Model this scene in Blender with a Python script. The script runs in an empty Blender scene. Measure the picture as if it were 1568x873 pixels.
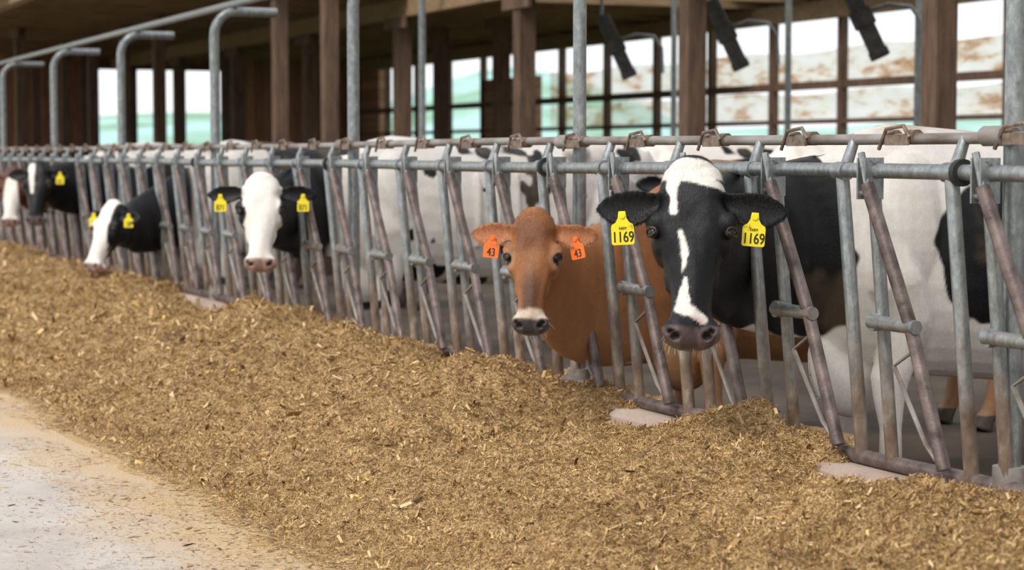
import bpy, bmesh, math, random
import numpy as np
from mathutils import Vector, Matrix
random.seed(7); rng=np.random.default_rng(7)
scene=bpy.context.scene
try: scene.view_settings.view_transform='Standard'
except Exception: pass
V=lambda *a: np.array(a,dtype=float)
def nrm(v): v=np.asarray(v,float); return v/np.linalg.norm(v)

# ------------------------------------------------------------ noise
def _h(ix,iy,seed):
    v=np.sin(ix*127.1+iy*311.7+seed*74.7)*43758.5453
    return v-np.floor(v)
def vnoise(x,y,seed=0):
    ix=np.floor(x);iy=np.floor(y);fx=x-ix;fy=y-iy
    fx=fx*fx*(3-2*fx);fy=fy*fy*(3-2*fy)
    a=_h(ix,iy,seed);b=_h(ix+1,iy,seed);c=_h(ix,iy+1,seed);d=_h(ix+1,iy+1,seed)
    return (a*(1-fx)+b*fx)*(1-fy)+(c*(1-fx)+d*fx)*fy
def fbm(x,y,seed=0,o=3):
    r=0;a=.5
    for i in range(o):
        r=r+a*(vnoise(x*2**i,y*2**i,seed+i)-.5)*2;a*=.5
    return r
def sstep(a,b,x):
    t=np.clip((x-a)/(b-a),0,1);return t*t*(3-2*t)

# ------------------------------------------------------------ materials
def newmat(name):
    m=bpy.data.materials.new(name);m.use_nodes=True
    nt=m.node_tree
    b=nt.nodes['Principled BSDF']
    return m,nt,b
def N(nt,t,**k):
    n=nt.nodes.new(t)
    for a,v in k.items(): setattr(n,a,v)
    return n
def ramp(nt,fac,stops):
    r=N(nt,'ShaderNodeValToRGB');e=r.color_ramp.elements
    while len(e)<len(stops): e.new(.5)
    for i,(p,c) in enumerate(stops):
        e[i].position=p;e[i].color=(*c,1)
    nt.links.new(fac,r.inputs[0]);return r.outputs[0]
def noise(nt,scale,detail=4,vec=None,rough=.6):
    n=N(nt,'ShaderNodeTexNoise');n.inputs['Scale'].default_value=scale
    n.inputs['Detail'].default_value=detail;n.inputs['Roughness'].default_value=rough
    if vec is not None: nt.links.new(vec,n.inputs['Vector'])
    return n.outputs['Fac']
def objvec(nt,scale=(1,1,1)):
    tc=N(nt,'ShaderNodeTexCoord');mp=N(nt,'ShaderNodeMapping')
    mp.inputs['Scale'].default_value=scale
    nt.links.new(tc.outputs['Object'],mp.inputs[0]);return mp.outputs[0]
def bump(nt,b,fac,strength,dist=.01):
    n=N(nt,'ShaderNodeBump');n.inputs['Strength'].default_value=strength;n.inputs['Distance'].default_value=dist
    nt.links.new(fac,n.inputs['Height']);nt.links.new(n.outputs[0],b.inputs['Normal'])
def mixc(nt,fac,a,b):
    m=N(nt,'ShaderNodeMix');m.data_type='RGBA'
    if isinstance(fac,float): m.inputs[0].default_value=fac
    else: nt.links.new(fac,m.inputs[0])
    for i,c in ((6,a),(7,b)):
        if isinstance(c,tuple): m.inputs[i].default_value=(*c,1)
        else: nt.links.new(c,m.inputs[i])
    return m.outputs[2]
def mth(nt,op,a,b=None):
    n=N(nt,'ShaderNodeMath',operation=op)
    for i,v in enumerate((a,b)):
        if v is None: continue
        if isinstance(v,(int,float)): n.inputs[i].default_value=v
        else: nt.links.new(v,n.inputs[i])
    return n.outputs[0]
def simple(name,c1,c2,scale=8,rough=.8,metal=0,bs=.3,bd=.01,stretch=(1,1,1),det=5):
    m,nt,b=newmat(name);v=objvec(nt,stretch)
    f=noise(nt,scale,det,v)
    nt.links.new(ramp(nt,f,[(.3,c1),(.7,c2)]),b.inputs['Base Color'])
    b.inputs['Roughness'].default_value=rough;b.inputs['Metallic'].default_value=metal
    if bs: bump(nt,b,noise(nt,scale*6,4,v),bs,bd)
    return m
def galv(name,dirt0=.25,dirt1=1.0,amt=.30):
    m,nt,b=newmat(name)
    g=N(nt,'ShaderNodeNewGeometry');sp=N(nt,'ShaderNodeSeparateXYZ')
    nt.links.new(g.outputs['Position'],sp.inputs[0])
    v=objvec(nt,(1,1,.5))
    base=ramp(nt,noise(nt,34,8,v,.75),[(.28,(.14,.15,.155)),(.52,(.29,.31,.315)),(.62,(.38,.40,.405)),(.78,(.64,.66,.66))])
    rust=ramp(nt,noise(nt,18,6,v),[(.3,(.09,.055,.035)),(.55,(.22,.155,.11)),(.75,(.46,.39,.32))])
    mr=N(nt,'ShaderNodeMapRange');mr.inputs[1].default_value=dirt1;mr.inputs[2].default_value=dirt0
    mr.inputs[3].default_value=-.22;mr.inputs[4].default_value=amt
    nt.links.new(sp.outputs[2],mr.inputs[0])
    s=mth(nt,'ADD',mr.outputs[0],noise(nt,7,8,v,.75))
    fac=ramp(nt,s,[(.40,(0,0,0)),(.70,(.95,.95,.95))])
    nt.links.new(mixc(nt,fac,base,rust),b.inputs['Base Color'])
    mm=N(nt,'ShaderNodeMath',operation='MULTIPLY_ADD');nt.links.new(fac,mm.inputs[0]);mm.inputs[1].default_value=-.55;mm.inputs[2].default_value=.65
    nt.links.new(mm.outputs[0],b.inputs['Metallic'])
    b.inputs['Roughness'].default_value=.38
    bump(nt,b,noise(nt,60,6,v,.7),.35,.004)
    return m
M_galv=galv('galvanised_pipe')
M_galv2=galv('galvanised_post',-.5,.8,.2)
M_rust=simple('rusty_pipe',(.06,.042,.038),(.25,.195,.18),14,.45,.4,.3,.004)
M_rustrail=simple('rusty_galv_rail',(.16,.115,.09),(.38,.37,.35),10,.5,.4,.3,.004,(1,.4,1))
M_clasp=simple('rusty_clasp',(.10,.06,.04),(.30,.23,.18),30,.6,.3)
M_black=simple('black_rubber',(.01,.01,.01),(.03,.03,.03),20,.6)
M_wood=simple('weathered_post_wood',(.07,.040,.026),(.19,.115,.075),6,.85,0,.5,.01,(4,4,.6))
def boards(name,c1,c2,width,axis=0,dirn=2):
    m,nt,b=newmat(name)
    g=N(nt,'ShaderNodeNewGeometry');sp=N(nt,'ShaderNodeSeparateXYZ');nt.links.new(g.outputs['Position'],sp.inputs[0])
    mu=mth(nt,'MULTIPLY',sp.outputs[axis],1/width)
    fl=mth(nt,'FLOOR',mu)
    wn=N(nt,'ShaderNodeTexWhiteNoise');wn.noise_dimensions='1D';nt.links.new(fl,wn.inputs['W'])
    fr=mth(nt,'FRACT',mu)
    gap=ramp(nt,fr,[(0,(.15,.15,.15)),(.06,(1,1,1)),(.94,(1,1,1)),(1,(.15,.15,.15))])
    sc=[6,6,6];sc[dirn]=.7
    grain=noise(nt,3,6,objvec(nt,tuple(sc)))
    add=N(nt,'ShaderNodeMath',operation='MULTIPLY_ADD');nt.links.new(wn.outputs[0],add.inputs[0]);add.inputs[1].default_value=.4;nt.links.new(grain,add.inputs[2])
    c=ramp(nt,add.outputs[0],[(.4,c1),(.95,c2)])
    mm=N(nt,'ShaderNodeMix');mm.data_type='RGBA';mm.blend_type='MULTIPLY';mm.inputs[0].default_value=1
    nt.links.new(c,mm.inputs[6]);nt.links.new(gap,mm.inputs[7])
    nt.links.new(mm.outputs[2],b.inputs['Base Color']);b.inputs['Roughness'].default_value=.85
    bump(nt,b,gap,.5,.01)
    return m
M_redboards=boards('barn_board_wall',(.20,.085,.045),(.46,.23,.13),.18,0,2)
M_sideboards=boards('side_board_wall',(.22,.11,.06),(.48,.27,.16),.2,2,1)
M_ceil=boards('ceiling_planks',(.30,.20,.10),(.56,.40,.23),.2,1,0)
M_joist=simple('joist_wood',(.18,.115,.06),(.34,.23,.13),5,.9,0,.3,.01,(.5,4,4))

# ------------------------------------------------------------ mesh builder
class MB:
    def __init__(s): s.v=[];s.f=[];s.m=[];s.n=0
    def add(s,verts,faces,mi=0):
        s.v.append(np.asarray(verts,float));
        for f in faces: s.f.append([i+s.n for i in f]);s.m.append(mi)
        s.n+=len(verts)
    def rings(s,rings,mi=0,cap=True):
        k=len(rings[0]);vs=np.concatenate(rings);fs=[]
        for i in range(len(rings)-1):
            for j in range(k):
                a=i*k+j;b=i*k+(j+1)%k
                fs.append((a,b,b+k,a+k))
        if cap:
            fs.append(tuple(range(k))[::-1]);fs.append(tuple(range((len(rings)-1)*k,len(rings)*k)))
        s.add(vs,fs,mi)
    def tube(s,pts,r,mi=0,n=12):
        pts=[np.asarray(p,float) for p in pts]
        rs=r if hasattr(r,'__len__') else [r]*len(pts)
        T=[nrm(pts[min(i+1,len(pts)-1)]-pts[max(i-1,0)]) for i in range(len(pts))]
        ref=V(0,0,1) if abs(T[0][2])<.9 else V(1,0,0)
        a=nrm(np.cross(T[0],ref));out=[]
        th=np.linspace(0,2*np.pi,n,endpoint=False)
        for p,t,rr in zip(pts,T,rs):
            a=nrm(a-t*np.dot(a,t));b=np.cross(t,a)
            out.append(p+rr*(np.outer(np.cos(th),a)+np.outer(np.sin(th),b)))
        s.rings(out,mi)
    def box(s,lo,hi,mi=0,R=None,o=(0,0,0)):
        x0,y0,z0=lo;x1,y1,z1=hi
        v=np.array([(x0,y0,z0),(x1,y0,z0),(x1,y1,z0),(x0,y1,z0),(x0,y0,z1),(x1,y0,z1),(x1,y1,z1),(x0,y1,z1)],float)
        if R is not None: v=v@np.asarray(R).T
        s.add(v+np.asarray(o),[(3,2,1,0),(4,5,6,7),(0,1,5,4),(1,2,6,5),(2,3,7,6),(3,0,4,7)],mi)
    def ellip(s,c,ax,r,mi=0,n=20,m=12):
        ax=[np.asarray(a,float) for a in ax]
        rings=[]
        for i in range(1,m):
            ph=np.pi*i/m;th=np.linspace(0,2*np.pi,n,endpoint=False)
            rings.append(np.asarray(c)+np.outer(np.cos(th)*np.sin(ph)*r[0],ax[0])+np.outer(np.sin(th)*np.sin(ph)*r[1],ax[1])-math.cos(ph)*r[2]*ax[2])
        s.rings(rings,mi)
    def mesh(s,name):
        me=bpy.data.meshes.new(name)
        me.from_pydata(np.concatenate(s.v).tolist(),[],s.f)
        me.polygons.foreach_set('material_index',s.m);me.update()
        return me
    def obj(s,name,mats,parent=None,smooth=True,bevel=0):
        me=s.mesh(name)
        bm=bmesh.new();bm.from_mesh(me);bmesh.ops.recalc_face_normals(bm,faces=bm.faces);bm.to_mesh(me);bm.free()
        for m in mats: me.materials.append(m)
        o=bpy.data.objects.new(name,me);scene.collection.objects.link(o)
        if smooth:
            me.polygons.foreach_set('use_smooth',[True]*len(me.polygons))
            try: me.set_sharp_from_angle(angle=math.radians(40))
            except Exception: pass
        if bevel:
            b=o.modifiers.new('bev','BEVEL');b.width=bevel;b.segments=2;b.limit_method='ANGLE'
        if parent: o.parent=parent
        return o
def empty(name):
    e=bpy.data.objects.new(name,None);scene.collection.objects.link(e);return e

# ------------------------------------------------------------ camera
cam=bpy.data.cameras.new('camera');co=bpy.data.objects.new('camera',cam);scene.collection.objects.link(co)
cam.lens=70;cam.sensor_width=36;cam.clip_end=900
yaw=math.radians(23.6);pit=math.radians(3.75)
co.location=(-3.75,0,1.28);co.rotation_euler=(math.pi/2-pit,0,-yaw)
scene.camera=co
cam.dof.use_dof=True;cam.dof.focus_distance=6.9;cam.dof.aperture_fstop=3.2

# ------------------------------------------------------------ world
w=bpy.data.worlds.new('overcast_sky');scene.world=w;w.use_nodes=True
nt=w.node_tree;bg=nt.nodes['Background']
tc=N(nt,'ShaderNodeTexCoord');sp=N(nt,'ShaderNodeSeparateXYZ');nt.links.new(tc.outputs['Generated'],sp.inputs[0])
nt.links.new(ramp(nt,sp.outputs[2],[(0,(.95,.98,1)),(.4,(.95,.97,1.0)),(1,(.88,.93,1.0))]),bg.inputs[0])
bg.inputs[1].default_value=1.3
sun=bpy.data.lights.new('sun','SUN');sun.energy=2.7;sun.angle=math.radians(22);sun.color=(1,.93,.84)
so=bpy.data.objects.new('sun',sun);scene.collection.objects.link(so)
so.rotation_euler=Vector((.62,.30,-.80)).to_track_quat('-Z','Y').to_euler()

# ------------------------------------------------------------ ground / floors
def conc(name,c1,c2,c3,dust=False):
    m,nt,b=newmat(name);v=objvec(nt)
    a=ramp(nt,noise(nt,1.6,8,v,.65),[(.3,c1),(.5,c2),(.72,c3)])
    s=ramp(nt,noise(nt,60,5,v,.8),[(.3,(.75,.72,.68)),(.6,(1,1,1))])
    mm=N(nt,'ShaderNodeMix');mm.data_type='RGBA';mm.blend_type='MULTIPLY';mm.inputs[0].default_value=.7
    nt.links.new(a,mm.inputs[6]);nt.links.new(s,mm.inputs[7]);out=mm.outputs[2]
    if dust:
        g=N(nt,'ShaderNodeNewGeometry');sp=N(nt,'ShaderNodeSeparateXYZ');nt.links.new(g.outputs['Position'],sp.inputs[0])
        mr=N(nt,'ShaderNodeMapRange');mr.inputs[1].default_value=-2.75;mr.inputs[2].default_value=-1.85;mr.inputs[3].default_value=-.22;mr.inputs[4].default_value=.42
        nt.links.new(sp.outputs[0],mr.inputs[0])
        ss=mth(nt,'ADD',mr.outputs[0],noise(nt,1.5,10,objvec(nt,(1,.5,1)),.78))
        f=ramp(nt,ss,[(.50,(0,0,0)),(.62,(.45,.45,.45)),(.85,(1,1,1))])
        out=mixc(nt,f,out,ramp(nt,noise(nt,90,5,v,.85),[(.3,(.28,.18,.09)),(.5,(.45,.31,.165)),(.7,(.62,.47,.29))]))
    nt.links.new(out,b.inputs['Base Color'])
    b.inputs['Roughness'].default_value=.85;bump(nt,b,noise(nt,45,6,v),.3,.006);return m
M_conc=conc('feed_alley_concrete',(.33,.29,.26),(.45,.41,.375),(.55,.51,.475),True)
M_cowfloor=conc('cow_alley_concrete',(.035,.024,.015),(.07,.05,.034),(.12,.09,.065))
M_curb=conc('curb_concrete',(.27,.20,.155),(.40,.31,.26),(.50,.42,.36))
b=MB();b.box((-9,-6,-.15),(.0,60,0));b.obj('feed_alley_floor',[M_conc],smooth=False)
b=MB();b.box((.0,-6,-.15),(10.2,40,0));b.obj('floor',[M_cowfloor],smooth=False)
M_grass=simple('pasture_grass',(.05,.12,.03),(.16,.28,.08),.6,.95)
b=MB();b.box((-150,-60,-.4),(300,420,-.16));b.obj('pasture_ground',[M_grass],smooth=False)
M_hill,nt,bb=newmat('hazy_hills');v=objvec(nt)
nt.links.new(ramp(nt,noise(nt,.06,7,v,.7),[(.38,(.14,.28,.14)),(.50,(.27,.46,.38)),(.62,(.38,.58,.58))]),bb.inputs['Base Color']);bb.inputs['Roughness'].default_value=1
nx=120;ny=14;vs=[];fs=[]
for i in range(nx+1):
    ang=math.radians(-20+ (120)*i/nx);dg_=math.degrees(ang)
    for j in range(ny+1):
        r=150+j*12
        top=7.0+1.5*math.sin(ang*9+1)+1.0*math.sin(ang*31)+9.5*math.exp(-((dg_-22.5)/3.6)**2)
        if dg_>27: top=min(top,6.2+math.sin(ang*23))
        hgt=top*math.sin(min(1,j/ny*1.0)*math.pi/2)
        vs.append((r*math.sin(ang),r*math.cos(ang),-.3+max(0,hgt)))
for i in range(nx):
    for j in range(ny):
        a=i*(ny+1)+j;fs.append((a,a+1,a+ny+2,a+ny+1))
b=MB();b.add(vs,fs);b.obj('distant_hills',[M_hill])

# ------------------------------------------------------------ barn shell (unseen near roof bays left open between rafters, added to brighten the cows)
CZ=3.4
b=MB()
b.box((-.9,23,CZ),(10.4,40.3,CZ+.12));b.box((4.8,-6,CZ),(6.4,23,CZ+.12));b.box((9.4,-6,CZ),(10.4,23,CZ+.12))
b.obj('ceiling',[M_ceil],smooth=False)
b=MB()
for i in range(38):
    y=-5+i*1.22;b.box((-.9,y-.025,CZ-.2),(10.3,y+.025,CZ-.001))
for x in (0.2,5.0,9.9): b.box((x-.07,-6,CZ-.42),(x+.07,40,CZ-.2))
b.obj('ceiling_joists',[M_joist],smooth=False)
b=MB();b.box((-1.0,-6,CZ-.22),(-.88,40.3,CZ+.14));b.obj('trim_eave',[M_wood],smooth=False)
b=MB()
for lo,hi in (((-.9,40,0),(4.4,40.12,CZ)),((7.3,40,0),(10.2,40.12,CZ)),((4.4,40,3.05),(7.3,40.12,CZ)),((4.4,40,0),(7.3,40.12,1.1))): b.box(lo,hi)
b.obj('wall_end',[M_redboards],smooth=False)
b=MB();
for x in (4.4,5.35,6.3,7.3): b.box((x-.07,39.85,0),(x+.07,39.99,CZ-.43))
b.box((4.3,39.86,2.98),(7.4,39.98,3.1));b.obj('door_end_frame',[M_wood],smooth=False)
XW=10.0
b=MB();b.box((XW,-6,0),(XW+.12,40,1.1));
b.box((XW,30.5,1.1),(XW+.12,32.9,2.6));b.box((XW,38.2,1.1),(XW+.12,40,CZ))
b.obj('wall_back',[M_sideboards],smooth=False)
b=MB()
y=-5.2
while y<40:
    b.box((XW-.045,y-.045,1.1),(XW+.06,y+.045,CZ));y+=1.65
for z0,z1 in ((2.11,2.21),(1.67,1.73),(CZ-.25,CZ-.001)):
    b.box((XW-.03,-6,z0),(XW+.05,40,z1))
b.obj('window_back_frame',[M_wood],smooth=False)
M_cur,nt,bb=newmat('stained_white_curtain');v=objvec(nt,(1,.35,1.5))
cc=ramp(nt,noise(nt,2.6,8,v,.75),[(.42,(.94,.94,.93)),(.51,(.90,.86,.79)),(.58,(.64,.44,.29)),(.66,(.36,.20,.11))])
nt.links.new(cc,bb.inputs['Base Color'])
bb.inputs['Roughness'].default_value=.6
tr=N(nt,'ShaderNodeBsdfTranslucent');nt.links.new(cc,tr.inputs[0])
mx=N(nt,'ShaderNodeMixShader');mx.inputs[0].default_value=.75
nt.links.new(bb.outputs[0],mx.inputs[1]);nt.links.new(tr.outputs[0],mx.inputs[2])
tp_=N(nt,'ShaderNodeBsdfTransparent');nt.links.new(cc,tp_.inputs[0])
mx2=N(nt,'ShaderNodeMixShader');mx2.inputs[0].default_value=.45
nt.links.new(mx.outputs[0],mx2.inputs[1]);nt.links.new(tp_.outputs[0],mx2.inputs[2]);nt.links.new(mx2.outputs[0],nt.nodes['Material Output'].inputs[0])
b=MB()
for z0,z1 in ((2.22,2.62),(1.74,2.08)):
    yy=np.arange(-6,30.4,.25)
    vs=[];fs=[]
    for i,y in enumerate(yy):
        d=.02*math.sin(y*3.1)+.015*math.sin(y*7.3)
        for k,z in enumerate((z0,(z0+z1)/2,z1+.03*math.sin(y*1.9))):
            vs.append((XW+.16+d*(1 if k==1 else .4),y,z))
    for i in range(len(yy)-1):
        for k in range(2): a=i*3+k;fs.append((a,a+1,a+4,a+3))
    b.add(vs,fs)
b.obj('window_back_curtain',[M_cur])

def wpost(x,y,w=.2,top=CZ-.425):
    b=MB();h=w/2
    b.box((x-h,y-h,0),(x+h,y+h,top));b.box((x-h-.03,y-h-.03,0),(x+h+.03,y+h+.03,.25),0)
    b.box((x-h-.02,y-.35,top-.14),(x-h+.03,y+.35,top),0)
    return b.obj('wooden_post',[M_wood],smooth=False,bevel=.008)
for k in range(8): wpost(5.0,12.2+3.75*k-.0,.19)
wpost(5.0,8.45,.19)
for y in (20.3,22.1,27.9,30.1,32.4,34.7,37.5): wpost(3.0,y,.16,CZ-.205)
for y in (28.2,25.9): wpost(7.4,y,.2,CZ-.205)
for x,y in ((1.6,31),(1.6,34.5),(1.6,37.8),(6.2,36),(4.0,38)): wpost(x,y,.16,CZ-.205)
b=MB()
for i in range(19):
    y=10.5+i*1.22
    for s,x0 in ((1,6.2),):
        b.tube([(x0,y,0),(x0,y,1.15),(x0+.08,y,1.24),(x0+.25,y,1.28),(x0+1.7,y,1.28),(x0+1.95,y,1.18),(x0+2.0,y,.95),(x0+1.9,y,.7),(x0+1.6,y,.62),(x0+.0,y,.62)],.028,0,8)
b.tube([(6.6,9.8,1.33),(6.6,33.5,1.33)],.028,0,8)
b.obj('freestall_dividers',[M_galv2])
M_dark=simple('dark_louver_metal',(.04,.04,.038),(.12,.115,.11),12,.5,.3)
def louver(y):
    e=empty('hanging_louver');b=MB()
    x=6.0;z=2.46
    d=nrm(V(.35,-.28,-.95));s=nrm(np.cross(d,V(.4,.9,0)));n=np.cross(s,d)
    A=np.stack([s,n,d],1)
    b.box((-.075,-.035,-.36),(.075,.035,.36),0,A,(x,y,z))
    b.box((-.095,-.05,-.08),(.095,.05,.08),0,A,(x,y,z+.0))
    b.box((-.085,-.045,.3),(.085,.045,.38),0,A,(x,y,z))
    b.obj('louver_blade',[M_dark],e,smooth=False,bevel=.012)
    b=MB()
    b.tube([(x,y,z+.05),(x+.2,y-.1,z+.12),(x+.38,y-.17,z+.1),(x+.46,y-.2,z-.02),(x+.47,y-.21,z-.3)],.018,0,8)
    b.tube([(x-.12,y+.1,CZ-.0),(x-.12,y+.1,z+.33)],.02,0,8)
    b.obj('louver_arm',[M_galv2],e)
for y in (12.35,14.72,17.1,19.5): louver(y)
b=MB()
for y,x in ((18.6,3.4),(13.3,7.2),(15.6,7.2),(17.9,7.2),(20.4,7.2)):
    b.tube([(x,y,0),(x,y,CZ)],.035,0,10)
b.obj('stall_support_pipes',[M_galv2])

# ------------------------------------------------------------ headlock fence
fence=empty('headlock_feed_fence')
ZL=1.225;ZB=.275;ZT=1.335;XL=-.09
Y0,Y1=2.6,38.5
b=MB()
b.tube([(XL,y,ZL+.004*math.sin(y*1.3)) for y in np.arange(Y0,Y1,.6)],.025,0,14)
b.obj('lock_rail',[M_galv2],fence)
b=MB()
b.tube([(XL+.05,y,ZT+.006*math.sin(y*.9)) for y in np.arange(Y0,Y1,.6)],.018,0,12)
b.obj('top_rail',[M_rustrail],fence)
b=MB()
b.tube([(.0,y,ZB-.012*math.sin((y-4.87)/3.02*2*math.pi)**2) for y in np.arange(Y0,Y1,.25)],.026,0,12)
b.obj('bottom_rail',[M_rust],fence)
up=MB();pv=MB();cl=MB();rb=MB()
P=.604
for k in range(-5,54):
    yB=4.852+P*k;yA=yB+.18
    if yB<2.9 or yB>37.8: continue
    j=lambda a: random.uniform(-a,a)
    up.tube([(XL+.05,yA,ZT),(XL+.002,yA,ZL-.02),(0,yA+j(.004),ZB)],[.017,.023,.024],0,12)
    up.tube([(XL,yB,ZL+.01),(0,yB,ZB)],.022,0,12)
    up.tube([(XL,yA-.03,ZL),(XL,yA+.03,ZL)],.031,0,12)
    t=V(XL-.035,yB-.02,1.185);m=V(-.075,yB-.20,.735);lo=V(-.06,yB-.365+j(.01),.30)
    pv.tube([t,m,lo],.0225,0,12)
    pv.tube([t+V(0,.0,.0),t+V(0,.035,.10)],[.012,.012],1,8)
    up.tube([(-.078,yB+.02,.735),(-.078,yB-.235,.735)],.023,0,14)
    up.tube([(-.04,yB+.0,.735),(-.09,yB+.0,.735)],.030,0,12)
    pv.tube([m+V(-.005,-.03,-.07),m+V(-.02,.06,-.13),lo+V(-.01,.085,.07),lo+V(0,.02,.01)],.008,2,8)
    for dy in (-.022,.022):
        cl.box((XL-.045,yB+dy-.004,ZL-.09),(XL+.025,yB+dy+.004,ZL+.045),0)
    cl.tube([(XL-.02,yB-.035,ZL+.036),(XL-.02,yB+.035,ZL+.036)],.007,0,8)
    cl.tube([(XL-.03,yB-.035,ZL-.07),(XL-.03,yB+.035,ZL-.07)],.009,0,8)
    x=XL+.05;yc=yB-.1
    rb.tube([(x,yc-.075,ZT),(x,yc-.035,ZT)],.025,0,10)
    rb.tube([(x,yc+.04,ZT),(x,yc+.07,ZT)],.025,0,10)
    rb.box((x-.032,yc-.065,ZT-.026),(x-.024,yc+.06,ZT+.008),0)
    rb.tube([(x-.028,yc-.07,ZT+.0),(x-.034,yc-.045,ZT+.036),(x-.034,yc+.05,ZT+.026),(x-.028,yc+.10,ZT-.038)],.007,0,6)
up.obj('uprights',[M_galv],fence);pv.obj('pivot_bars',[M_rust,M_galv,M_rustrail],fence)
cl.obj('clamps',[M_galv2],fence);rb.obj('latches',[M_clasp],fence)
po=MB();rg=MB()
for k in range(0,12):
    y=4.87+3.02*k
    r=.034 if k!=1 else .03
    pts=[(.02,y,0),(.02,y,2.13)]
    for a in range(1,7):
        an=a/6*math.pi/2;pts.append((.02+.17*(1-math.cos(an)),y,2.13+.17*math.sin(an)))
    pts+= [(.48,y,2.30)]
    po.tube(pts,r,0,14)
    po.tube([(XL-.02,y,ZL),(.02,y,ZL)],.02,0,8)
    po.tube([(.02,y,.22),(.02,y,.34)],.052,1,14)
    rg.tube([(XL,y+.10,ZL),(XL,y+.122,ZL)],.042,0,16)
    po.tube([(XL+.04,y-.05,ZT),(XL+.04,y+.05,ZT)],.032,1,10)
po.obj('fence_posts',[M_galv2,M_rustrail],fence);rg.obj('rubber_collars',[M_black],fence)
b=MB();b.tube([(.17,2.0,2.355),(.17,38.5,2.355)],.027,0,12)
b.obj('overhead_water_pipe',[M_galv2],fence)
M_green=simple('green_strap',(.0,.22,.12),(.0,.35,.2),20,.5)
b=MB();b.tube([(.02,4.87,.16),(.02,4.87,.215)],.045,0,14);b.tube([(.02,16.95,.16),(.02,16.95,.215)],.045,0,14);b.obj('green_strap',[M_green],fence)
b=MB();yy=np.arange(2.2,39,.2);rings=[]
for y in yy:
    q=.012*math.sin(y*2.3)+.008*math.sin(y*5.1)
    prof=[(-.15+q,-.02),(-.145+q,.16),(-.13+q,.215),(-.09+q,.238),(.08,.238),(.13,.20),(.14,-.02)]
    rings.append(np.array([(px,y,pz) for px,pz in prof]))
b.rings(rings);b.obj('concrete_curb',[M_curb])

# ------------------------------------------------------------ feed pile
hol=[(-.42,7.15,.50,-.15),(-.19,5.22,.36,-.27),(-.16,6.98,.13,-.08),(-.20,8.80,.25,-.19),(-.20,10.25,.32,-.19),(-.2,13.4,1.3,-.18),(-.2,16.2,.7,-.14),
     (-.30,6.10,.28,.09),(-.80,5.5,.35,.05),(-.5,8.0,.30,.09),(-.5,9.6,.30,.10),(-.5,11.3,.4,.11),(-.62,13.2,.5,.08),(-.16,18.5,.6,-.08),(-.5,15.2,.5,.09),(-.5,17.3,.5,.08),(-.6,4.3,.35,.05),(-.95,7.0,.3,-.06),(-.9,9.0,.35,-.06),(-1.0,11,.4,-.05),(-.9,4.9,.25,-.05)]
def H(x,y):
    X=-x
    wob=.34*fbm(y*.7,y*0+3.3,5,3)+.24*np.exp(-((y-10)/3.5)**2)+.10*fbm(y*4,x*3,55,2)
    Xn=X-wob*sstep(.5,1.6,X)
    h=np.interp(Xn,[-.3,0,.12,.45,.8,1.1,1.4,1.62,1.8,2.2],[.25,.262,.272,.305,.28,.205,.105,.04,.006,-.03])
    for hx,hy,r,d in hol: h=h+d*np.exp(-((x-hx)**2/(min(r,.45)*.8)**2+(y-hy)**2/r**2))
    amp=sstep(1.95,1.1,X)
    h=h+amp*(.10*fbm(x*2.3,y*2.3,11,2)+.065*fbm(x*7,y*7,12,3)+.024*fbm(x*24,y*24,13,2))
    return np.where(X<.1,np.minimum(h,.30),h)
ys=[2.4]
while ys[-1]<38: ys.append(ys[-1]+.015*max(1,(ys[-1]+1)/6.5)**1.3)
ys=np.array(ys);xs=np.linspace(-2.45,.12,160)
X,Y=np.meshgrid(xs,ys);Z=H(X,Y)
nr,nc=X.shape;verts=np.stack([X.ravel(),Y.ravel(),Z.ravel()],1)
idx=np.arange(nr*nc).reshape(nr,nc)
quads=np.stack([idx[:-1,:-1].ravel(),idx[:-1,1:].ravel(),idx[1:,1:].ravel(),idx[1:,:-1].ravel()],1)
zq=Z.ravel()[quads].max(1);quads=quads[zq>-.002]
NF=900000
u=rng.random(NF);a0=1/4.8;a1=1/27.0
Dd=1/(a0+(a1-a0)*u);fy=Dd-1.2
fx=-rng.beta(1.0,1.25,NF)*2.9+.03
edgeh=H(fx,fy)
keep=(edgeh>.004)|(rng.random(NF)<np.exp(-np.clip(-fx-1.6,0,9)*2.4)*.6*(vnoise(fx*5,fy*3,77)>.3))
fx=fx[keep];fy=fy[keep];n=len(fx)
fz=np.maximum(H(fx,fy),0.0)+.002
L=rng.gamma(2.0,.0041,n)+.004;W=rng.uniform(.0009,.0028,n)
big=rng.random(n)<.02;L[big]*=1.8;W[big]*=1.5
chip=rng.random(n)<.15;W[chip]=L[chip]*.38
sc=np.clip((fy+1)/7,1,2.4);L*=sc;W*=sc
az=rng.uniform(0,2*np.pi,n);til=rng.normal(0,.5,n);rol=rng.normal(0,.7,n)
flat=fz<.01;til[flat]*=.1;rol[flat]*=.2
d=np.stack([np.cos(az)*np.cos(til),np.sin(az)*np.cos(til),np.sin(til)],1)
sd=np.stack([-np.sin(az)*np.cos(rol),np.cos(az)*np.cos(rol),np.sin(rol)],1)
c=np.stack([fx,fy,fz+np.where(flat,0,.35)*L*np.abs(np.sin(til))+np.where(flat,.0005,rng.uniform(0,.009,n))],1)
d*= (L/2)[:,None];sd*=(W/2)[:,None]
fv=np.stack([c-d-sd*.6,c+d-sd,c+d+sd*.5,c-d+sd],1).reshape(-1,3)
fq=np.arange(n*4).reshape(n,4)+len(verts)
allv=np.concatenate([verts,fv]);allq=np.concatenate([quads,fq])
me=bpy.data.meshes.new('silage_feed_pile')
me.vertices.add(len(allv));me.vertices.foreach_set('co',allv.ravel())
me.loops.add(len(allq)*4);me.loops.foreach_set('vertex_index',allq.ravel().astype(np.int32))
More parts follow.
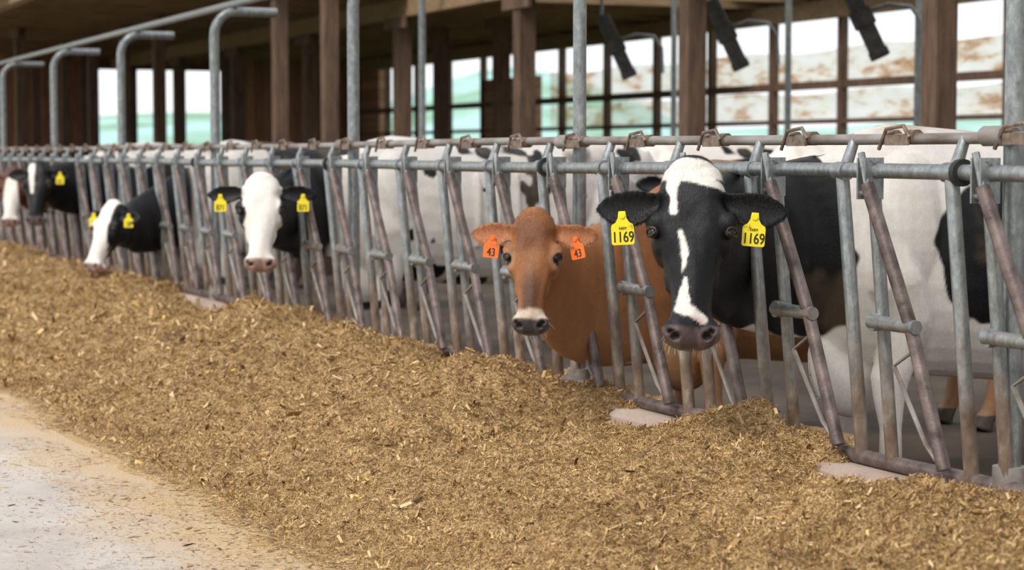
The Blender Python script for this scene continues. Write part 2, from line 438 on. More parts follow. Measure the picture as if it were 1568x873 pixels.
me.polygons.add(len(allq));me.polygons.foreach_set('loop_start',(np.arange(len(allq))*4).astype(np.int32))
me.polygons.foreach_set('loop_total',np.full(len(allq),4,np.int32))
mi=np.zeros(len(allq),np.int32);mi[len(quads):]=1
me.polygons.foreach_set('material_index',mi)
me.polygons.foreach_set('use_smooth',(mi==0))
me.update();me.validate()
M_feed,nt,bb=newmat('chopped_silage');v=objvec(nt)
dn=N(nt,'ShaderNodeTexNoise');dn.inputs['Scale'].default_value=40;nt.links.new(v,dn.inputs['Vector'])
va=N(nt,'ShaderNodeVectorMath',operation='MULTIPLY_ADD');nt.links.new(dn.outputs['Color'],va.inputs[0]);va.inputs[1].default_value=(.02,.02,.02);nt.links.new(v,va.inputs[2])
vo=N(nt,'ShaderNodeTexVoronoi');vo.inputs['Scale'].default_value=210;nt.links.new(va.outputs[0],vo.inputs['Vector'])
sr=N(nt,'ShaderNodeSeparateColor');nt.links.new(vo.outputs['Color'],sr.inputs[0])
nt.links.new(mixc(nt,.25,ramp(nt,sr.outputs[0],[(0,(.08,.040,.013)),(.3,(.23,.13,.048)),(.6,(.44,.275,.108)),(.85,(.60,.42,.20)),(1,(.74,.57,.33))]),ramp(nt,noise(nt,2.5,4,v),[(.35,(.28,.165,.07)),(.65,(.46,.30,.14))])),bb.inputs['Base Color'])
bb.inputs['Roughness'].default_value=.9;bump(nt,bb,sr.outputs[1],.9,.006)
M_fl,nt,bb=newmat('silage_flakes');g=N(nt,'ShaderNodeNewGeometry')
cfl=ramp(nt,g.outputs['Random Per Island'],[(0,(.09,.045,.014)),(.2,(.25,.14,.047)),(.5,(.45,.28,.105)),(.8,(.62,.43,.20)),(.96,(.78,.60,.35)),(1,(.85,.55,.10))])
mm=N(nt,'ShaderNodeMix');mm.data_type='RGBA';mm.blend_type='MULTIPLY';mm.inputs[0].default_value=1
nt.links.new(cfl,mm.inputs[6]);nt.links.new(ramp(nt,noise(nt,3,5,objvec(nt),.7),[(.35,(.72,.68,.62)),(.65,(1.0,1.0,1.0))]),mm.inputs[7])
nt.links.new(mm.outputs[2],bb.inputs['Base Color'])
bb.inputs['Roughness'].default_value=.8
me.materials.append(M_feed);me.materials.append(M_fl)
o=bpy.data.objects.new('silage_feed_pile',me);scene.collection.objects.link(o)

# ------------------------------------------------------------ cows
def coatmat(name):
    m,nt,b=newmat(name)
    at=N(nt,'ShaderNodeVertexColor');at.layer_name='Col'
    v=objvec(nt,(1,1,1))
    f=ramp(nt,noise(nt,45,6,v,.7),[(.3,(.82,.80,.78)),(.65,(1,1,1))])
    mm=N(nt,'ShaderNodeMix');mm.data_type='RGBA';mm.blend_type='MULTIPLY';mm.inputs[0].default_value=.6
    nt.links.new(at.outputs[0],mm.inputs[6]);nt.links.new(f,mm.inputs[7]);nt.links.new(mm.outputs[2],b.inputs['Base Color'])
    b.inputs['Roughness'].default_value=.38;b.inputs['Specular IOR Level'].default_value=.28
    bump(nt,b,noise(nt,260,4,objvec(nt,(1,1,.35)),.7),.45,.004)
    return m
M_coat=coatmat('cow_coat')
M_eye,nt,bb=newmat('cow_eye');bb.inputs['Base Color'].default_value=(.010,.006,.005,1);bb.inputs['Roughness'].default_value=.08
M_ty=simple('yellow_ear_tag',(.82,.66,.0),(.90,.74,.01),20,.4,0,0)
M_to=simple('orange_ear_tag',(.88,.15,.015),(.95,.20,.025),20,.4,0,0)
M_ink=simple('black_ink',(.008,.008,.008),(.015,.015,.015),20,.6,0,0)
M_pink=simple('udder_skin',(.50,.25,.20),(.62,.36,.29),12,.6)
M_lid=simple('dark_eyelid',(.012,.010,.010),(.03,.022,.02),40,.45)
M_whisk=simple('whisker_hair',(.30,.26,.22),(.5,.45,.4),20,.6,0,0)

def bez(q,t):
    return (1-t)**3*q[0]+3*(1-t)**2*t*q[1]+3*(1-t)*t*t*q[2]+t**3*q[3]
TH=np.linspace(0,2*np.pi,32,endpoint=False)
def oval(c,r,u,w,ht,hb,e=.85,nar=0.):
    cs=np.sign(np.cos(TH))*np.abs(np.cos(TH))**e; sn=np.sign(np.sin(TH))*np.abs(np.sin(TH))**e
    uu=np.where(sn>0,sn*ht,sn*hb)
    ww=cs*w*(1-nar*np.clip(-sn,0,1)**1.5)
    return np.asarray(c)+np.outer(ww,r)+np.outer(uu,u)
# head stations: t along face, centre-u, half width, height above centre, depth below centre
HS=[(-.075,-.11,.04,.035,.05),(-.055,-.10,.066,.070,.08),(-.02,-.09,.078,.090,.11),(.03,-.09,.086,.103,.13),(.09,-.09,.094,.108,.145),(.15,-.09,.101,.110,.155),(.21,-.09,.102,.108,.158),(.26,-.09,.091,.103,.148),
    (.31,-.085,.075,.097,.128),(.37,-.08,.062,.091,.102),(.43,-.075,.054,.084,.083),(.48,-.07,.054,.076,.074),(.52,-.068,.062,.070,.070),(.55,-.068,.069,.062,.068),(.575,-.068,.069,.050,.062),(.594,-.070,.057,.034,.05),(.604,-.074,.034,.018,.028)]
def cow(name,yc,x0,poll,c2,tau,colf,voxel=.009,hs=1.0,hw=1.0,bs=1.0,neck_y=None,neck_z=1.0,roll=0,neckh=(.13,.31),eard=(0,0),udder=False,bw=1.0,nx_=-.50,pf=.7,eart=.055,eln=1.0,low=.08):
    E=empty(name)
    c2=nrm(V(c2[0],c2[1],0));tau=math.radians(tau)
    Fv=c2*math.sin(tau)+V(0,0,-math.cos(tau));U=c2*math.cos(tau)+V(0,0,math.sin(tau))
    S=nrm(np.cross(Fv,U));vr=V(-c2[1],c2[0],0)
    if np.dot(S,vr)<0: S=-S
    rl=math.radians(roll);S,Fv=S*math.cos(rl)+Fv*math.sin(rl),Fv*math.cos(rl)-S*math.sin(rl)
    poll=np.asarray(poll,float)
    hp=lambda s,t,u: poll+(S*s*hw+Fv*t+U*u)*hs
    b=MB()
    b.rings([oval(hp(0,t*(pf if t<0 else 1),cu),S,U,w_*hs*hw,a_*hs,d_*hs,.74,.38) for t,cu,w_,a_,d_ in HS])
    for sg in (-1,1):
        b.ellip(hp(sg*.090,.175,-.035),(S,Fv,U),(.034*hs*hw,.042*hs,.040*hs))
        b.ellip(hp(sg*.078,.240,-.065),(S,Fv,U),(.030*hs*hw,.05*hs,.040*hs))
        b.ellip(hp(sg*.068,.20,-.15),(S,Fv,U),(.042*hs*hw,.10*hs,.085*hs))
        b.ellip(hp(sg*.062,.32,-.075),(S,Fv,U),(.014*hs*hw,.09*hs,.014*hs))
        b.ellip(hp(sg*.043,.548,-.040),(S,Fv,U),(.034*hs*hw,.042*hs,.036*hs))
        b.ellip(hp(sg*.040,.548,-.105),(S,Fv,U),(.040*hs*hw,.038*hs,.030*hs))
    b.ellip(hp(0,.36,-.004),(S,Fv,U),(.030*hs*hw,.20*hs,.022*hs))
    b.ellip(hp(0,-.03*pf,-.045),(S,Fv,U),(.060*hs*hw,.05*hs,.055*hs))
    b.ellip(hp(0,.54,-.135),(S,Fv,U),(.048*hs*hw,.055*hs,.034*hs))
    ears=[]
    for i,sg in enumerate((-1,1)):
        drop=eard[i]
        ed=nrm(S*sg*1.0+Fv*(.04+drop)-U*.12);wd=nrm(Fv-ed*np.dot(Fv,ed));wd=nrm(wd-U*.25);wd=nrm(wd-ed*np.dot(wd,ed));en=nrm(np.cross(ed,wd))
        if np.dot(en,U)<0: en=-en
        base=hp(sg*.074,eart,-.07);el=.235*hs*eln
        rings=[];v=np.linspace(-1,1,9)
        for q,wq in ((-.12,.026),(.04,.030),(.16,.040),(.32,.054),(.50,.062),(.66,.058),(.80,.045),(.91,.028),(.97,.014),(1.0,.006)):
            wq=wq*hs;cup=.50*wq*(1-.5*q)
            cen=base+ed*q*el+wd*(.014*math.sin(q*3.1))*hs
            fr=[cen+wd*vv*wq+en*(cup*vv*vv+.006*hs) for vv in v];bk=[cen+wd*vv*wq*1.02+en*(cup*vv*vv-.012*hs) for vv in v[::-1]]
            rings.append(np.array(fr+bk))
        b.rings(rings)
        ears.append((base+ed*.50*el+en*.032*hs,ed,en,wd))
    ny=yc if neck_y is None else neck_y
    q=[hp(0,.11,-.09),hp(0,.14,-.33),V(x0+nx_,ny,neck_z),V(x0+.12,yc,1.03*bs-low*.4)]
    rr=[]
    for i in range(16):
        t=i/15;p=bez(q,t);tg=nrm(bez(q,min(1,t+.02))-bez(q,max(0,t-.02)))
        up_=V(0,0,1)*sstep(0,.6,t)+(-Fv)*(1-sstep(0,.6,t));sd=nrm(np.cross(tg,up_));upv=nrm(np.cross(sd,tg))
        if upv[2]<0: upv=-upv
        hh=(neckh[0]*(1-t)+neckh[1]*t)*(hs if t<.3 else 1)
        ww=.080*hs*hw*(1-t)+.105*t+.10*bw*float(sstep(.76,1,t))
        rr.append(oval(p,sd,upv,ww,hh*.95,hh*1.12,.95,.25))
    b.rings(rr)
    # brisket / dewlap hanging between the forelegs
    b.ellip(V(x0-.02,yc,(.60-low)*bs),(V(1,0,.35)/1.06,V(0,1,0),V(-.35,0,1)/1.06),(.17*bs,.085*bs,.20*bs))
    X=V(1,0,0);Yv=V(0,1,0);Zv=V(0,0,1)
    TR=[(-.16,.08,1.16,.70),(-.10,.14,1.28,.62),(.0,.20,1.37,.58),(.15,.25,1.40,.56),(.35,.295,1.385,.55),(.65,.34,1.365,.52),(.95,.37,1.36,.52),(1.2,.36,1.375,.56),(1.42,.32,1.40,.66),(1.6,.29,1.395,.76),(1.78,.235,1.37,.84),(1.93,.15,1.31,.93),(2.0,.07,1.24,1.02)]
    rr=[]
    for dd,w_,tp,bt in TR:
        bt-=low*float(sstep(1.6,1.1,dd))
        tp*=bs;bt*=bs;mid=bt+(tp-bt)*.48
        rr.append(oval(V(x0+dd*bs,yc,mid),Yv,Zv,w_*bs*bw,tp-mid,mid-bt,.9,.12))
    b.rings(rr)
    for sg in (-1,1):
        L_=lambda dd,yy,zz: V(x0+dd*bs,yc+sg*yy*bs*bw,zz*bs)
        b.ellip(L_(.12,.17,1.0),(X,Yv,Zv),(.17*bs,.11*bs,.30*bs))
        for kk in range(5):
            b.ellip(L_(.62+kk*.13,.315+.01*kk,.93),(nrm(V(1,0,.25)),Yv,Zv),(.022*bs,.045*bs,.24*bs))
        b.ellip(L_(1.32,.27,1.30),(X,Yv,Zv),(.09*bs,.08*bs,.06*bs))
        b.tube([L_(.05,.16,.98),L_(.07,.17,.80),L_(.12,.17,.66),L_(.09,.165,.52),L_(.06,.16,.43),L_(.06,.16,.37),L_(.07,.16,.25),L_(.07,.16,.14),L_(.05,.16,.09),L_(.03,.16,.05),L_(.02,.16,.004)],
               [x*bs for x in (.10,.12,.10,.078,.068,.058,.044,.048,.044,.056,.064)],0,16)
        b.ellip(L_(1.48,.22,1.25),(X,Yv,Zv),(.13*bs,.10*bs,.11*bs))
        b.tube([L_(1.62,.17,1.12),L_(1.55,.20,.92),L_(1.46,.20,.76),L_(1.56,.19,.64),L_(1.72,.18,.53),L_(1.77,.18,.47),L_(1.74,.18,.34),L_(1.71,.18,.15),L_(1.68,.18,.09),L_(1.65,.18,.05),L_(1.63,.18,.004)],
               [x*bs for x in (.19,.18,.13,.085,.062,.055,.042,.048,.044,.054,.062)],0,16)
    b.tube([V(x0+1.95*bs,yc,1.30*bs),V(x0+2.06*bs,yc,1.15*bs),V(x0+2.08*bs,yc,.8*bs),V(x0+2.07*bs,yc,.5*bs)],[.035,.028,.02,.02],0,10)
    b.ellip(V(x0+2.07*bs,yc,.42*bs),(X,Yv,Zv),(.045,.045,.16))
    me0=b.mesh(name+'_raw');tmp=bpy.data.objects.new('tmp',me0);scene.collection.objects.link(tmp)
    md=tmp.modifiers.new('r','REMESH');md.mode='VOXEL';md.voxel_size=voxel;md.use_smooth_shade=True
    ms=tmp.modifiers.new('s','SMOOTH');ms.factor=.5;ms.iterations=5 if voxel<.008 else 3 if voxel<.011 else 2
    dg=bpy.context.evaluated_depsgraph_get()
    me=bpy.data.meshes.new_from_object(tmp.evaluated_get(dg));bpy.data.objects.remove(tmp)
    me.name=name+'_body'
    n=len(me.vertices);co_=np.empty(n*3);me.vertices.foreach_get('co',co_);Pt=co_.reshape(-1,3)
    rel=Pt-poll;s=rel@S/hs/hw;t=rel@Fv/hs;u=rel@U/hs
    near=(np.abs(s)<.36)&(t>-.11)&(t<.66)&(u>-.27)&(u<.08)
    nos=np.zeros(n)
    for sg in (-1,1):
        d1=np.sqrt((s-sg*.042)**2+(t-.572)**2)-.0120
        d2=np.sqrt((s-sg*.054)**2+(t-.558)**2)-.0075
        m1=sstep(.005,-.004,np.minimum(d1,d2))*(u>-.095)*(t<.61)
        nos=np.maximum(nos,m1)
        tmpl=sstep(.045,.0,np.sqrt((s-sg*.088)**2+((t-.10)*.9)**2))*near
        Pt=Pt-np.outer(tmpl*.010*hs*sg,S)-np.outer(tmpl*.006*hs,U)
        gr=sstep(.022,.0,np.abs(s-sg*(.052-.10*(t-.30))))*sstep(.24,.29,t)*sstep(.46,.36,t)*(u>-.07)*near
        Pt=Pt-np.outer(gr*.006*hs,U)
    fh=sstep(.05,.0,np.sqrt(s**2+((t-.17)*.7)**2))*near*(u>-.06)
    Pt=Pt-np.outer(fh*.006*hs,U)
    wr=near*(np.abs(s)<.13)*(t<.5)*.0016*fbm(s*60,t*36+u*20,61,3)
    Pt=Pt+np.outer(wr*hs,U)
    Pt=Pt-np.outer(nos*.020*hs,U)-np.outer(nos*.006*hs,Fv)
    mouth=sstep(.007,.002,np.abs(u+.108+.02*sstep(.5,.6,t)))*sstep(.42,.48,t)*(t<.64)*(np.abs(s)<.12)
    Pt=Pt-np.outer(mouth*.007*hs*np.sign(s),S)-np.outer(mouth*.006*hs,Fv)
    fold=.007*np.sin(Pt[:,0]*38+Pt[:,2]*14+3*fbm(Pt[:,0]*3,Pt[:,2]*3,51,2))*sstep(.5,.2,Pt[:,0]-x0)*sstep(x0-.9,x0-.3,Pt[:,0])*(~((np.abs(s)<.35)&(t<.66)&(u>-.3)))
    Pt[:,1]+=fold*np.sign(Pt[:,1]-yc)
    me.vertices.foreach_set('co',Pt.ravel())
    isear=near&(np.abs(s)>.110)&(t<.18)
    col=colf(Pt,s,t,u,near,isear)
    dk=np.clip(np.maximum(nos,mouth*.8),0,1)*near
    col=col*(1-dk[:,None])+V(.010,.007,.007)*dk[:,None]
    hoofm=(Pt[:,2]<.075)&(Pt[:,0]>x0-.2)
    col[hoofm]=V(.08,.06,.045)
    ca=me.color_attributes.new('Col','FLOAT_COLOR','POINT')
    ca.data.foreach_set('color',np.concatenate([col,np.ones((n,1))],1).ravel())
    me.polygons.foreach_set('use_smooth',[True]*len(me.polygons))
    me.materials.clear();me.materials.append(M_coat);me.update()
    o=bpy.data.objects.new('body',me);scene.collection.objects.link(o);o.parent=E
    eb=MB();lb=MB()
    for sg in (-1,1):
        out=nrm(S*sg*.80+U*.60)
        cen=hp(sg*.052,.212,-.07)
        r2=Pt-cen;al=r2@out;pr=np.linalg.norm(r2-np.outer(al,out),axis=1);mk=(pr<.012*hs)&(al>0)&(al<.14)
        dist=al[mk].max() if mk.any() else .06
        ec=cen+out*(dist-.0145*hs)
        eb.ellip(ec,(S,Fv,U),(.0215*hs,)*3,0,20,14)
        a1=nrm(Fv-out*np.dot(Fv,out));a2=np.cross(out,a1)
        for up_s,wt in ((-1,.0075),(1,.005)):
            pts=[]
            for kk in range(11):
                an=math.pi*kk/10
                pts.append(ec+out*(.010+.007*math.sin(an))*hs+a2*math.cos(an)*.025*hs+a1*up_s*math.sin(an)*.0140*hs)
            lb.tube(pts,[wt*hs*(.5+.5*math.sin(math.pi*kk/10)) for kk in range(11)],0,8)
    eb.obj('eyes',[M_eye],E);lb.obj('eyelids',[M_lid],E)
    if voxel<.0095:
        nv=np.empty(n*3);me.vertices.foreach_get('normal',nv);nv=nv.reshape(-1,3)
        xs_=Pt[:,0]<x0+.4
        pool=np.where(xs_)[0];wgt=np.where(near[pool],2.4,1.0);wgt=np.where(isear[pool],5.0,wgt);wgt*=np.where((t[pool]>.53)&near[pool],0.02,1)
        M=110000;ii=rng.choice(pool,M,p=wgt/wgt.sum())
        base=Pt[ii]+rng.normal(0,voxel*.5,(M,3));nn=nv[ii]
        base-=nn*np.sum((base-Pt[ii])*nn,1)[:,None];base-=nn*.001
        flow=np.where(near[ii][:,None],Fv[None,:]+ (S[None,:]*np.sign(s[ii])[:,None])*.3,V(.55,0,-.8)[None,:])
        flow=flow-nn*np.sum(flow*nn,1)[:,None];flow/=np.linalg.norm(flow,axis=1)[:,None]+1e-6
        ln=rng.uniform(.005,.010,M)*np.where(isear[ii],1.5,1.0)*np.where((t[ii]<.03)&near[ii]&~isear[ii],1.8,1)
        dirv=flow*.9+nn*.36+rng.normal(0,.22,(M,3));dirv/=np.linalg.norm(dirv,axis=1)[:,None]
        side=np.cross(dirv,nn);side/=np.linalg.norm(side,axis=1)[:,None]+1e-6
        hv=np.stack([base-side*.0005,base+side*.0005,base+dirv*ln[:,None]],1).reshape(-1,3)
        hm=bpy.data.meshes.new('coat_hair');hm.vertices.add(M*3);hm.vertices.foreach_set('co',hv.ravel())
        hm.loops.add(M*3);hm.loops.foreach_set('vertex_index',np.arange(M*3,dtype=np.int32))
        hm.polygons.add(M);hm.polygons.foreach_set('loop_start',(np.arange(M)*3).astype(np.int32));hm.polygons.foreach_set('loop_total',np.full(M,3,np.int32))
        hm.update()
        hc=col[ii]*rng.uniform(.75,1.5,(M,1));hc=np.repeat(hc,3,axis=0)
        ca=hm.color_attributes.new('Col','FLOAT_COLOR','POINT');ca.data.foreach_set('color',np.concatenate([hc,np.ones((M*3,1))],1).ravel())
        hm.materials.append(M_coat);ho=bpy.data.objects.new('coat_hair',hm);scene.collection.objects.link(ho);ho.parent=E
        wb=MB()
        cand=np.where(near&(t>.50)&(u<-.06)&(np.abs(s)<.1))[0]
        for i_ in rng.choice(cand,150):
            p0=Pt[i_];dd=nrm(nv[i_]*.7+Fv*.6+rng.normal(0,.25,3));l_=rng.uniform(.012,.032)*hs
            wb.tube([p0,p0+dd*l_*.6,p0+dd*l_+V(0,0,-.3)*l_],[.00045,.0004,.0002],0,3)
        wb.obj('whiskers',[M_whisk],E)
    if udder:
        ub=MB();ub.ellip(V(x0+1.35*bs,yc,.60*bs),(X,Yv,Zv),(.22,.17,.15))
        for a,c in ((-.08,-.08),(-.08,.08),(.08,-.08),(.08,.08)):
            ub.tube([V(x0+1.35*bs+a,yc+c,.52*bs),V(x0+1.35*bs+a,yc+c,.41*bs)],[.018,.012],0,10)
        ub.obj('udder',[M_pink],E)
    return E,(S,Fv,U,c2,hp,ears)

def tag(E,pos,normal,mat,text,size=1.0,rot=0):
    n=nrm(V(normal[0],normal[1],normal[2] if len(normal)>2 else 0));r=nrm(np.cross(V(0,0,1),n));up_=np.cross(n,r)
    ra=math.radians(rot);r,up_=r*math.cos(ra)+up_*math.sin(ra),up_*math.cos(ra)-r*math.sin(ra)
    prof=[(-.011,.014),(.011,.014),(.014,-.008),(.022,-.022),(.035,-.030),(.037,-.038),(.037,-.090),(.032,-.095),(-.032,-.095),(-.037,-.090),(-.037,-.038),(-.035,-.030),(-.022,-.022),(-.014,-.008)]
    b=MB();R=[]
    for z in (-.0012,.0012): R.append(np.array([np.asarray(pos)+(r*x+up_*y)*size+n*z for x,y in prof]))
    b.rings(R)
    b.tube([np.asarray(pos)-n*.03,np.asarray(pos)+n*.006],.0095*size,0,16)
    b.obj('ear_tag',[mat],E,smooth=False)
    def txt(s,h,dy):
        cu=bpy.data.curves.new('t','FONT');cu.body=s;cu.size=h*size;cu.align_x='CENTER';cu.extrude=.0004;cu.offset=0
        to=bpy.data.objects.new('t',cu);scene.collection.objects.link(to)
        me=bpy.data.meshes.new_from_object(to.evaluated_get(bpy.context.evaluated_depsgraph_get()));bpy.data.objects.remove(to)
        base=[vv.co.copy() for vv in me.vertices]
        for vv,c0 in zip(me.vertices,base):
            vv.co=np.asarray(pos)+r*c0.x*.80+up_*(c0.y*1.1+dy*size)+n*(c0.z+.0022)
        me.materials.append(M_ink);oo=bpy.data.objects.new('tag_number',me);scene.collection.objects.link(oo);oo.parent=E
        m2=me.copy()
        for vv,c0 in zip(m2.vertices,base):
            vv.co=np.asarray(pos)+r*(c0.x*.80+.0011*h/.04)+up_*(c0.y*1.1+dy*size)+n*(c0.z+.0021)
        o2=bpy.data.objects.new('tag_number_bold',m2);scene.collection.objects.link(o2);o2.parent=E
    txt(text,.045 if len(text)>2 else .05,-.086)
    if len(text)>3: txt('FARM',.012,-.046)

BLK=V(.006,.006,.0075);WHT=V(.80,.76,.71);PNK=V(.55,.36,.32)
def capd(s,t,a,b_,ra,rb):
    a=np.array(a);b_=np.array(b_);d=b_-a;L2=d@d+1e-9
    h=np.clip(((s-a[0])*d[0]+(t-a[1])*d[1])/L2,0,1)
    return np.sqrt((s-a[0]-h*d[0])**2+(t-a[1]-h*d[1])**2)-(ra+(rb-ra)*h)
def mixm(base,c,m): return base*(1-m[:,None])+c*m[:,None]
def dirt(P,col):
    nz=fbm(P[:,0]*6+P[:,1]*3,P[:,2]*6,31,3)
    m=.45*sstep(.45,.05,P[:,2]+.15*nz)*(P[:,0]>-.3)
    m=m+.22*sstep(.05,.4,fbm(P[:,0]*5+P[:,1]*2,P[:,2]*5,35,4))*(P[:,0]>.2)
    return mixm(col,V(.28,.19,.11),np.clip(m,0,1))
def muzzle(P,s,t,u,near,col,tone,ring=None,t0=.525):
    nz=.012*fbm(s*40,t*40,9,2)
    m=sstep(t0-.006,t0+.012,t+nz-.25*np.clip(-u-.05,0,1)+.35*np.clip(np.abs(s)-.02,0,1)*.3)*near*(u<.05)
    if ring is not None:
        mr=sstep(t0-.055,t0-.03,t+nz)*near;col=mixm(col,ring,mr)
    m=m*(np.abs(s)<.2)
    sp_=sstep(.0,.25,fbm(s*45,t*45+u*40,19,2))
    tc_=tone[None,:]*(1-sp_[:,None]*.45)
    return col*(1-m[:,None])+tc_*m[:,None]

def col1(P,s,t,u,near,ear):
    n=len(P);nz=fbm(P[:,0]*5,P[:,2]*5,3,3)
    x=P[:,0]+.10*nz;z=P[:,2]+.10*nz
    white=sstep(.38,.395,x+.10*sstep(1.1,1.4,P[:,2]))
    white=np.where(P[:,0]>-.05,np.maximum(white,sstep(.62,.605,z)),white)
    pd=np.sqrt(((x-.95)/.28)**2+((z-.93)/.25)**2)
    white=white*(1-sstep(1.03,.97,pd))
    white=white*(1-sstep(1.48,1.5,x)*sstep(.75,.77,z))
    col=mixm(np.tile(BLK,(n,1)),WHT,white)
    col=mixm(col,V(.42,.26,.13),.55*sstep(1.34,1.39,P[:,2])*sstep(.0,.5,fbm(P[:,0]*9,P[:,1]*9,4,2)+.3))
    e=.008*fbm(s*30,t*30,8,2)
    ds=[capd(s,t,(-.058,.005),(.078,.050),.026,.014),capd(s,t,(-.03,-.02),(.055,.0),.035,.03),capd(s,t,(-.052,.02),(-.050,.15),.020,.009),
        capd(s,t,(-.030,.22),(-.016,.30),.008,.009),capd(s,t,(-.016,.30),(-.024,.36),.007,.003),
        capd(s,t,(-.016,.38),(-.020,.46),.004,.016),capd(s,t,(-.024,.48),(.028,.515),.019,.017)]
    d=np.minimum.reduce(ds)+e
    w=sstep(.003,-.003,d)*near*(u>-.10)*(~ear)
    col=mixm(col,WHT,w)
    pk=sstep(.50,.53,t)*sstep(.05,.02,np.abs(s))*near
    col=mixm(col,PNK,pk*w)
    col=muzzle(P,s,t,u,near,col,V(.15,.11,.11),None,.54)
    return dirt(P,col)
JB=V(.33,.135,.052)
def colJ(P,s,t,u,near,ear):
    n=len(P);nz=fbm(P[:,0]*4,P[:,2]*4,3,3)
    col=np.tile(JB,(n,1))*(1+.30*nz[:,None])
    col=mixm(col,V(.13,.042,.015),near*sstep(.17,.02,np.abs(t-.10))*sstep(.110,.05,np.abs(s))*(u>-.09)*.85)
    col=mixm(col,V(.085,.040,.024),near*sstep(.055,.015,np.abs(s))*sstep(.20,.40,t)*(u>-.06)*.9)
    col=mixm(col,V(.50,.28,.15),near*sstep(-.05,-.11,u)*sstep(.1,.3,t)*.75)
    for sg in (-1,1):
        de=np.sqrt((s-sg*.10)**2+(t-.215)**2+(u+.05)**2)
        col=mixm(col,V(.52,.32,.19),sstep(.072,.045,de)*near*.7);col=mixm(col,V(.05,.025,.015),sstep(.040,.03,de)*near)
    col=mixm(col,V(.58,.25,.12),ear*.55)
    col=mixm(col,V(.50,.28,.14),(~near)*sstep(.85,.45,P[:,2])*.6)
    col=mixm(col,V(.20,.07,.025),(~near)*sstep(.15,.5,nz)*.5)
    col=muzzle(P,s,t,u,near,col,V(.10,.085,.085),V(.62,.50,.40),.535)
    return dirt(P,col)
def col3(P,s,t,u,near,ear):
    n=len(P);nz=fbm(P[:,0]*3.2+7,P[:,2]*3.2,23,3)
    spots=sstep(.26,.29,fbm(P[:,0]*8+P[:,1]*.5+2,P[:,2]*8+P[:,1],41,2))
    neckb=sstep(.20,.14,P[:,0]+.12*nz)*sstep(.62,.66,P[:,2])
    blk=np.clip(spots+neckb,0,1)
    col=mixm(np.tile(WHT*.97,(n,1)),BLK,blk)
    e=.014*fbm(s*20,t*20,8,2)
    d=np.minimum(capd(s,t,(.0,-.05),(.0,.2),.10,.088),capd(s,t,(.0,.2),(.0,.62),.088,.13))+e
    d=np.maximum(d,-(capd(s,t,(-.105,.20),(-.10,.27),.035,.028)+e))
    w=sstep(.004,-.004,d)*(u>-.13);w=np.maximum(w,sstep(.36,.38,t)*near*(s<.05));w=np.maximum(w,sstep(.46,.48,t)*near)
    hc=mixm(np.tile(BLK,(n,1)),WHT*1.03,w*(~ear));col=np.where(near[:,None],hc,col)
    col=muzzle(P,s,t,u,near,col,PNK*.9,None,.53)
    return dirt(P,col)
def col4(P,s,t,u,near,ear):
    n=len(P);nz=fbm(P[:,0]*1.6+P[:,1],P[:,2]*1.6,29,3)
    col=mixm(np.tile(WHT*.9,(n,1)),BLK,np.clip(sstep(-.02,.02,nz)+sstep(.25,.2,P[:,0])*sstep(.5,.55,P[:,2]),0,1))
    d=capd(s,t,(-.02,-.03),(-.03,.6),.075,.10)+.01*fbm(s*20,t*20,8,2)
    w=sstep(.004,-.004,d)*(u>-.10)*(~ear);w=np.maximum(w,sstep(.44,.46,t)*near)
    hc=mixm(np.tile(BLK,(n,1)),WHT,w);col=np.where(near[:,None],hc,col)
    col=muzzle(P,s,t,u,near,col,PNK*.8,None,.54)
    return dirt(P,col)
def col5(P,s,t,u,near,ear):
    n=len(P);nz=fbm(P[:,0]*1.5,P[:,2]*1.5,33,3)
    col=mixm(np.tile(BLK,(n,1)),WHT,sstep(.16,.2,nz)*(P[:,0]>.3))
    d=capd(s,t,(-.045,.0),(-.025,.28),.030,.012)
    hc=mixm(np.tile(BLK,(n,1)),WHT,sstep(.004,-.004,d)*(u>-.09)*(~ear));col=np.where(near[:,None],hc,col)
    return muzzle(P,s,t,u,near,dirt(P,col),V(.2,.15,.15),None,.53)
def col6(P,s,t,u,near,ear):
    n=len(P);nz=fbm(P[:,0]*1.5,P[:,2]*1.5,37,3)
    RB=V(.10,.030,.018)
    col=mixm(np.tile(RB,(n,1)),WHT,sstep(.0,.04,nz)*(P[:,0]>.2))
    d=capd(s,t,(0,.12),(0,.6),.045,.09)
    hc=mixm(np.tile(RB,(n,1)),WHT,sstep(.004,-.004,d)*(u>-.12)*(~ear));col=np.where(near[:,None],hc,col)
    return muzzle(P,s,t,u,near,dirt(P,col),PNK*.8,None,.53)

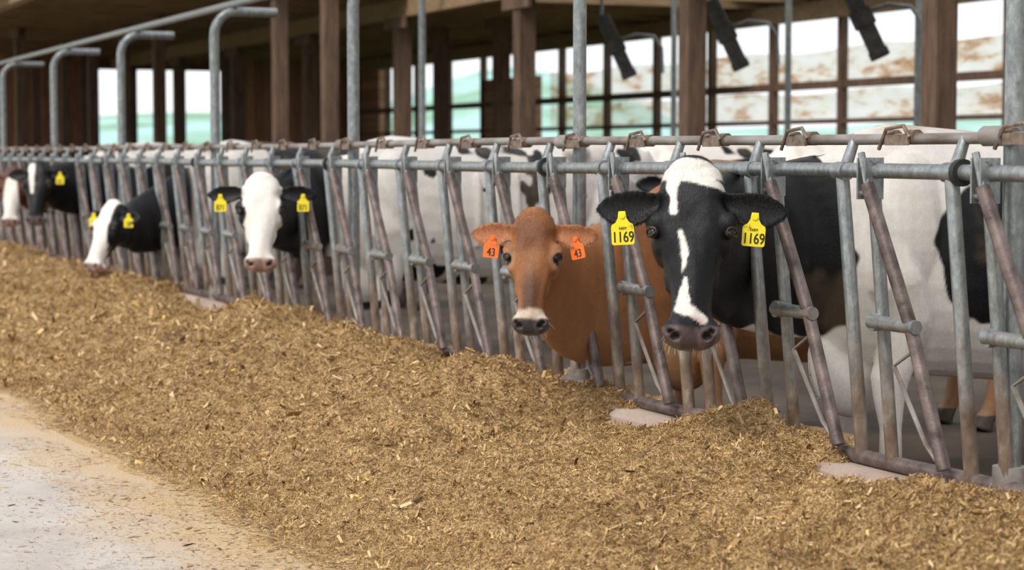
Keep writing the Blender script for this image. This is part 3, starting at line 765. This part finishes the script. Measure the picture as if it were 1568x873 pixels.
E,h=cow('holstein_cow',6.43,.48,(-.50,5.92,1.225),(-.49,-.88),20,col1,.0075,1.0,1.26,1.0,neck_y=6.55,neck_z=.91,neckh=(.15,.37),eard=(.04,.10),udder=True,nx_=-.58,eart=.085,low=.13)
S,F,U,c2,hp,ears=h
tag(E,ears[0][0]+V(0,0,-.035)+ears[0][1]*.025,(-.49,-.88,.05),M_ty,'1169',1.05,3)
tag(E,ears[1][0]+V(0,0,-.035)-S*.0,(-.49,-.88,.05),M_ty,'1169',1.05,-4)
E,h=cow('jersey_cow',7.68,.44,(-.485,7.26,1.035),(-.50,-.87),21,colJ,.0075,.79,1.24,.90,neck_y=7.82,neck_z=.50,neckh=(.13,.38),eard=(.0,.05),bw=.95,pf=.45,nx_=-.58,low=.14)
S,F,U,c2,hp,ears=h
tag(E,ears[0][0]+V(0,0,-.025),(-.45,-.87,.05),M_to,'43',.84,-6)
tag(E,ears[1][0]+V(0,0,-.025),(-.80,-.60,.05),M_to,'43',.84,14)
E,h=cow('holstein_cow',11.86,.44,(-.40,11.36,1.13),(-.36,-.93),20,col3,.0115,.90,1.40,1.0,neck_y=12.0,neck_z=.95,neckh=(.14,.34),udder=True,nx_=-.56,eln=1.12)
S,F,U,c2,hp,ears=h;E3=E
tag(E,ears[0][0]+V(0,0,-.02)+ears[0][1]*.03,(-.36,-.93,.05),M_ty,'871',.95,0)
tag(E,ears[1][0]+V(0,0,-.02)+ears[1][1]*.03,(-.36,-.93,.05),M_ty,'871',.95,0)
E,h=cow('holstein_cow',15.47,.42,(-.50,15.06,.90),(-.86,-.50),26,col4,.0125,.88,1.34,1.0,neck_y=15.55,neck_z=.8,neckh=(.14,.32),eard=(.05,.05))
S,F,U,c2,hp,ears=h
tag(E,ears[0][0],(-.5,-.86,.05),M_ty,'58',.95,0);tag(E,ears[1][0],(-.5,-.86,.05),M_ty,'58',.95,0)
E,h=cow('holstein_cow',18.49,.42,(-.46,18.25,1.18),(-.42,-.90),18,col5,.0135,.90,1.34,1.0,neck_y=18.6,neck_z=1.0,neckh=(.14,.32))
S,F,U,c2,hp,ears=h;E5=E
tag(E,ears[1][0],(-.5,-.86,.05),M_ty,'62',1.0,0)
E,h=cow('holstein_cow',19.70,.42,(-.44,19.70,1.12),(-.42,-.90),18,col6,.0135,.90,1.34,1.0,neck_y=19.75,neck_z=.98,neckh=(.14,.32))
def dup(E,off,sc=1.0):
    n=empty('holstein_cow');n.location=off;n.scale=(sc,sc,sc)
    for ch in E.children:
        if ch.name.startswith('tag_number') or ch.name.startswith('ear_tag'): continue
        c=ch.copy();scene.collection.objects.link(c);c.parent=n
dup(E3,(2.6,1.2,0),1.0)
dup(E5,(2.6,-7.4,0))
